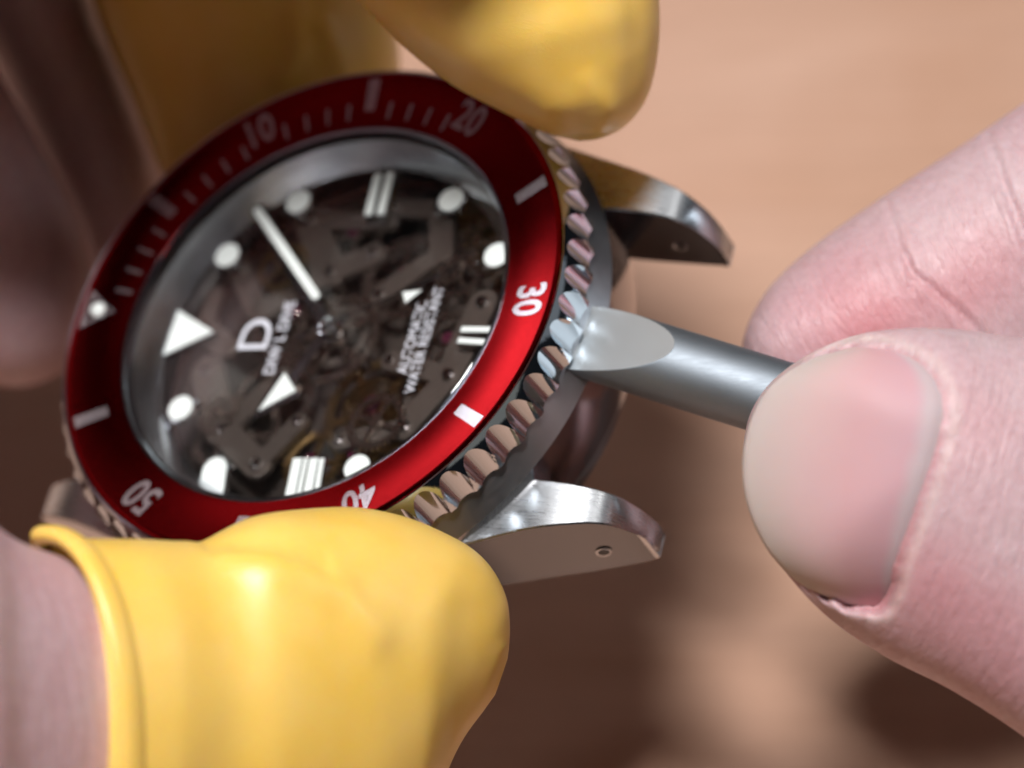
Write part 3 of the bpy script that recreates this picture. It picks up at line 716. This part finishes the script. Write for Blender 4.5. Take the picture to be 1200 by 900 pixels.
G, Iw, U3 = pad_v(G, Iw, U3)
b_ = [sk(G[-1], G[-2], 0, o_) + Iw[-1] * d_ for o_, d_ in ((0.12, 0.3), (0.2, 1.5))]
G = np.concatenate([G, b_[0][None], b_[1][None]], 0); Iw = np.concatenate([Iw, Iw[-1:], Iw[-1:]], 0); U3 = np.concatenate([U3, U3[-1:], U3[-1:]], 0)
em = np.clip((np.abs(U3[0, :, 1] - 0.48) - 0.26) / 0.1, 0, 1)[:, None]
f_ = [sk(G[0], G[1], 0, o_) + Iw[0] * (d0 + d1 * em) for o_, d0, d1 in ((0.15, 0.40, 1.6), (0.06, 0.12, 0.25))]
G = np.concatenate([f_[0][None], f_[1][None], G], 0); Iw = np.concatenate([Iw[:1], Iw[:1], Iw], 0); U3 = np.concatenate([U3[:1], U3[:1], U3], 0)
nu, nv = G.shape[:2]; bot = G + Iw * 0.40
V = list(G.reshape(-1, 3)) + list(bot.reshape(-1, 3)); q = nu * nv; F = []
for i in range(nu - 1):
    for j in range(nv - 1):
        k = i * nv + j; F += [(k, k + 1, k + nv + 1, k + nv), (q + k, q + k + nv, q + k + nv + 1, q + k + 1)]
for i in range(nu - 1):
    for j in (0, nv - 1): k = i * nv + j; F.append((k, k + nv, q + k + nv, q + k))
for j in range(nv - 1):
    for i in (0, nu - 1): k = i * nv + j; F.append((k, q + k, q + k + 1, k + 1))
nail = mk('thumb_nail', V, F, M['nail'], hand_r, sharp=60)
nuv = U3.reshape(-1, 3); set_attr(nail, 'nailuv', 'FLOAT_VECTOR', np.vstack([nuv, nuv]))

# ------------------------------------------------------------------ gloved hand holding the watch
LT = [(-420, 640, -380, 1250, 148, 11), (-250, 615, -230, 1180, 152, 10.4), (-120, 610, -100, 1130, 157, 9.8), (20, 632, 40, 1105, 168, 9.2), (140, 637, 150, 1085, 172, 8.8), (225, 637, 235, 1070, 175, 8.6), (300, 606, 305, 1065, 177, 8.9),
      (400, 597, 390, 1055, 180, 9.0), (470, 607, 445, 1040, 181.5, 8.4), (530, 632, 475, 1010, 182.5, 7.2), (568, 660, 490, 975, 183, 5.8), (590, 700, 510, 925, 183.4, 4.2), (595, 738, 545, 862, 183.6, 2.4), (592, 775, 580, 810, 183.7, 0.4)]
LI = [(700, -520, 60, -400, 190, 9.6), (740, -300, 220, -210, 191.5, 9.2), (765, -120, 335, -80, 193, 8.8), (769, -10, 418, -2, 194, 8.5), (769, 40, 468, 48, 194.5, 8.1), (763, 85, 528, 97, 195, 7.2), (748, 125, 592, 133, 195.4, 5.8), (724, 150, 642, 156, 195.7, 3.8), (700, 160, 670, 163, 195.8, 1.6), (688, 164, 682, 165, 195.8, 0.3)]
LM = [(430, -520, -120, -440, 212, 9.5), (440, -300, 20, -250, 217, 9.0), (447, -120, 88, -70, 221, 8.6), (456, 0, 118, 25, 223, 8.3), (466, 75, 160, 120, 224, 8.0), (455, 150, 192, 200, 225, 7.2), (420, 220, 240, 260, 226, 5.5), (360, 265, 300, 280, 226.5, 2.0), (335, 275, 325, 278, 226.5, 0.3)]
LR = [(150, -480, -330, -330, 214, 9.4), (100, -240, -200, -120, 222, 8.8), (104, -30, -40, 40, 229, 8.3), (150, 90, 20, 150, 232, 8.0), (188, 190, 80, 270, 234, 7.8), (205, 280, 120, 370, 235, 7.0), (205, 350, 150, 410, 235.5, 4.5), (195, 395, 175, 415, 235.7, 0.5)]
LP = [(-230, -300, -560, -40, 208, 8.8), (-110, -110, -400, 140, 214, 8.2), (-10, 70, -260, 300, 219, 7.8), (55, 185, -120, 400, 222, 7.5), (95, 270, -10, 450, 223.5, 6.8), (110, 330, 50, 448, 224, 4.6), (108, 375, 88, 422, 224.3, 2.0), (102, 398, 97, 408, 224.4, 0.3)]
PL = [(300, -620, -200, 1250, 190, 6), (-160, -640, -380, 1280, 190, 13), (-420, -620, -620, 1290, 188, 17), (-800, -500, -950, 1250, 186, 18), (-1100, -300, -1150, 1100, 186, 12)]
def tilt(st, f):
    return [tuple(x) for x in st]
PL = [(-330, 60, -330, 1180, 202, 7), (-430, 0, -430, 1240, 200, 13), (-620, 60, -640, 1240, 200, 15), (-850, 160, -880, 1180, 202, 15), (-1100, 260, -1120, 1050, 206, 11)]
BK = [(640, -560, 600, -210, 178, 6), (520, -600, 480, -170, 175, 8), (320, -640, 300, -250, 177, 9), (150, -640, 140, -140, 182, 8), (40, -640, 20, -40, 184, 9), (-160, -560, -200, 20, 190, 9)]   # unseen back-of-hand mass, added to shade the fingers below
KN = [(520, -500, 500, -60, 206, 7), (300, -560, 290, -25, 211, 10), (60, -560, 20, -20, 213, 10.5), (-240, -480, -280, 60, 213, 12), (-480, -260, -500, 330, 206, 13)]   # unseen knuckles joining the fingers to the palm, shaped to shade them
shr = lambda st: [(*s[:4], s[4], s[5]) for s in st]
skin_thumb = [(-420, 420, -380, 1270, 160, 12.5), (-250, 450, -230, 1200, 160.5, 12), (-110, 520, -90, 1150, 162.5, 11.8), (-20, 572, 0, 1125, 165, 11.0), (30, 606, 45, 1108, 168, 10.4)] + LT[4:]
co, nm, fl = fuse([loft(skin_thumb, 6, 48, 2.15, -1.5), loft(LI, 6, 48, 2.15, -1.1), loft(LM, 6, 48, 2.15, -1.1), loft(LR, 6, 48), loft(LP, 6, 48), loft(PL, 6, 48), loft(KN, 6, 48), loft(BK, 6, 48)], 0.5, 4)
hand_l = finish('hand', co, fl, M['skin'])
tag(hand_l, 'hand gripping the watch with yellow rubber cots on thumb and two fingers', 'hand', 'hands')
set_attr(hand_l, 'dcoord', 'FLOAT_VECTOR', dcoords(co, [(C(-420, 950, 148), C(590, 770, 183)), (C(380, -460, 190), C(690, 160, 195)), (C(-100, -400, 214), C(190, 390, 235)), (C(-400, -170, 208), C(100, 390, 224))]))
set_attr(hand_l, 'flush', 'FLOAT', np.full(len(co), 0.12))
def cot(st, i0, sub, wr, label, cuff_r=0.75, lobe=None, slant=0.0):
    """latex sleeve over a digit: lofted skin with soft wrinkles, plus the rolled cuff ring"""
    A = crom(st, sub); seg = A[i0:]
    V, F = loft([tuple(r) for r in seg], 2, 96, 2.15, 0.18)
    V = np.array(V); me_c = V.mean(0)
    tmp = mk('t', V, F, None, sharp=0); nn = np.empty(len(V) * 3, np.float32); tmp.data.vertices.foreach_get('normal', nn); nn = nn.reshape(-1, 3).astype(float)
    od = tmp.data; bpy.data.objects.remove(tmp); bpy.data.meshes.remove(od)
    px, py, dd = proj(V)
    disp = np.zeros(len(V))
    for k, v in enumerate(V):
        p = Vector(v)
        disp[k] = 0.20 * noise.noise(p * 0.10) + 0.03 * noise.noise(p * 0.33)
    for pl, w_, h in wr:
        disp += h * np.exp(-(seg_dist(px, py, pl) / w_) ** 2) * (nn @ cb > -0.3)
    V = V + nn * disp[:, None]
    a0 = seg[0]; a9 = seg[-1]; c_0 = C((a0[0] + a0[2]) / 2, (a0[1] + a0[3]) / 2, a0[4]); ln0 = C((seg[4][0] + seg[4][2]) / 2, (seg[4][1] + seg[4][3]) / 2, seg[4][4]) - c_0; ln0 /= np.linalg.norm(ln0)
    w0 = CAMPOS - c_0; w0 /= np.linalg.norm(w0)
    al = (V - c_0) @ ln0; V = V + ln0 * (np.maximum(0, ((V - c_0) @ w0 - al * (w0 @ ln0)) / a0[5]) * slant * np.clip(1 - al / 16, 0, 1))[:, None]
    if lobe: V, F = join((list(V), F), loft(lobe, 6, 32))
    o = mk('finger_cot', V, F, M['latex'], hand_l, sharp=0); tag(o, label)
    # rolled cuff
    a0 = seg[0]; a1 = seg[1]
    P, Q = C(a0[0], a0[1], a0[4]), C(a0[2], a0[3], a0[4]); c = (P + Q) / 2; u = (P - Q) / 2; w = CAMPOS - c; w /= np.linalg.norm(w)
    ln = C((a1[0] + a1[2]) / 2, (a1[1] + a1[3]) / 2, a1[4]) - c; ln /= np.linalg.norm(ln)
    RV, RF = [], []; n1, n2 = 120, 16; Lu = np.linalg.norm(u); un = u / Lu
    for i in range(n1):
        f = 2 * math.pi * i / n1; co_, si_ = math.cos(f), math.sin(f)
        x = math.copysign(abs(co_) ** (2 / 2.15), co_); y = math.copysign(abs(si_) ** (2 / 2.15), si_)
        ctr = c + un * (Lu + 0.35) * x + w * (a0[5] + 0.35) * y + ln * slant * max(y, 0.0)
        rad = un * x / Lu + w * y / a0[5]; rad /= np.linalg.norm(rad)
        rr = cuff_r * (1 + 0.10 * noise.noise(Vector(ctr) * 0.2))
        for j in range(n2):
            t = 2 * math.pi * j / n2; RV.append(ctr + rad * rr * math.cos(t) + ln * rr * 1.6 * math.sin(t))
    for i in range(n1):
        for j in range(n2): RF.append((i * n2 + j, ((i + 1) % n1) * n2 + j, ((i + 1) % n1) * n2 + (j + 1) % n2, i * n2 + (j + 1) % n2))
    mk('rolled_cuff', RV, RF, M['latex'], o, sharp=0)
    return o
cot(LT, 26, 8, [([(250, 660), (330, 672), (400, 700), (440, 745)], 22, 0.35), ([(230, 640), (300, 640), (370, 660)], 12, -0.3), ([(505, 930), (500, 820), (505, 720), (530, 660)], 20, 0.14), ([(540, 900), (545, 800), (550, 720)], 22, -0.16), ([(520, 900), (560, 830), (585, 760)], 7, 0.10), ([(330, 620), (420, 625), (500, 660)], 16, 0.15)], 'lit yellow cot on the thumb', 0.55, None, 5.0)
cot(LI, 12, 8, [([(640, 135), (690, 112), (720, 125)], 18, 0.12), ([(690, 95), (710, 125), (700, 150)], 13, 0.16), ([(560, 60), (640, 40), (720, 20)], 26, 0.2), ([(740, 0), (750, 70), (735, 120)], 16, -0.2)], 'yellow cot on the forefinger')
cot(LM, 10, 8, [([(345, 10), (350, 60), (330, 90)], 10, 0.4), ([(380, 30), (400, 80), (390, 110)], 12, 0.3)], 'shaded yellow cot on the middle finger')
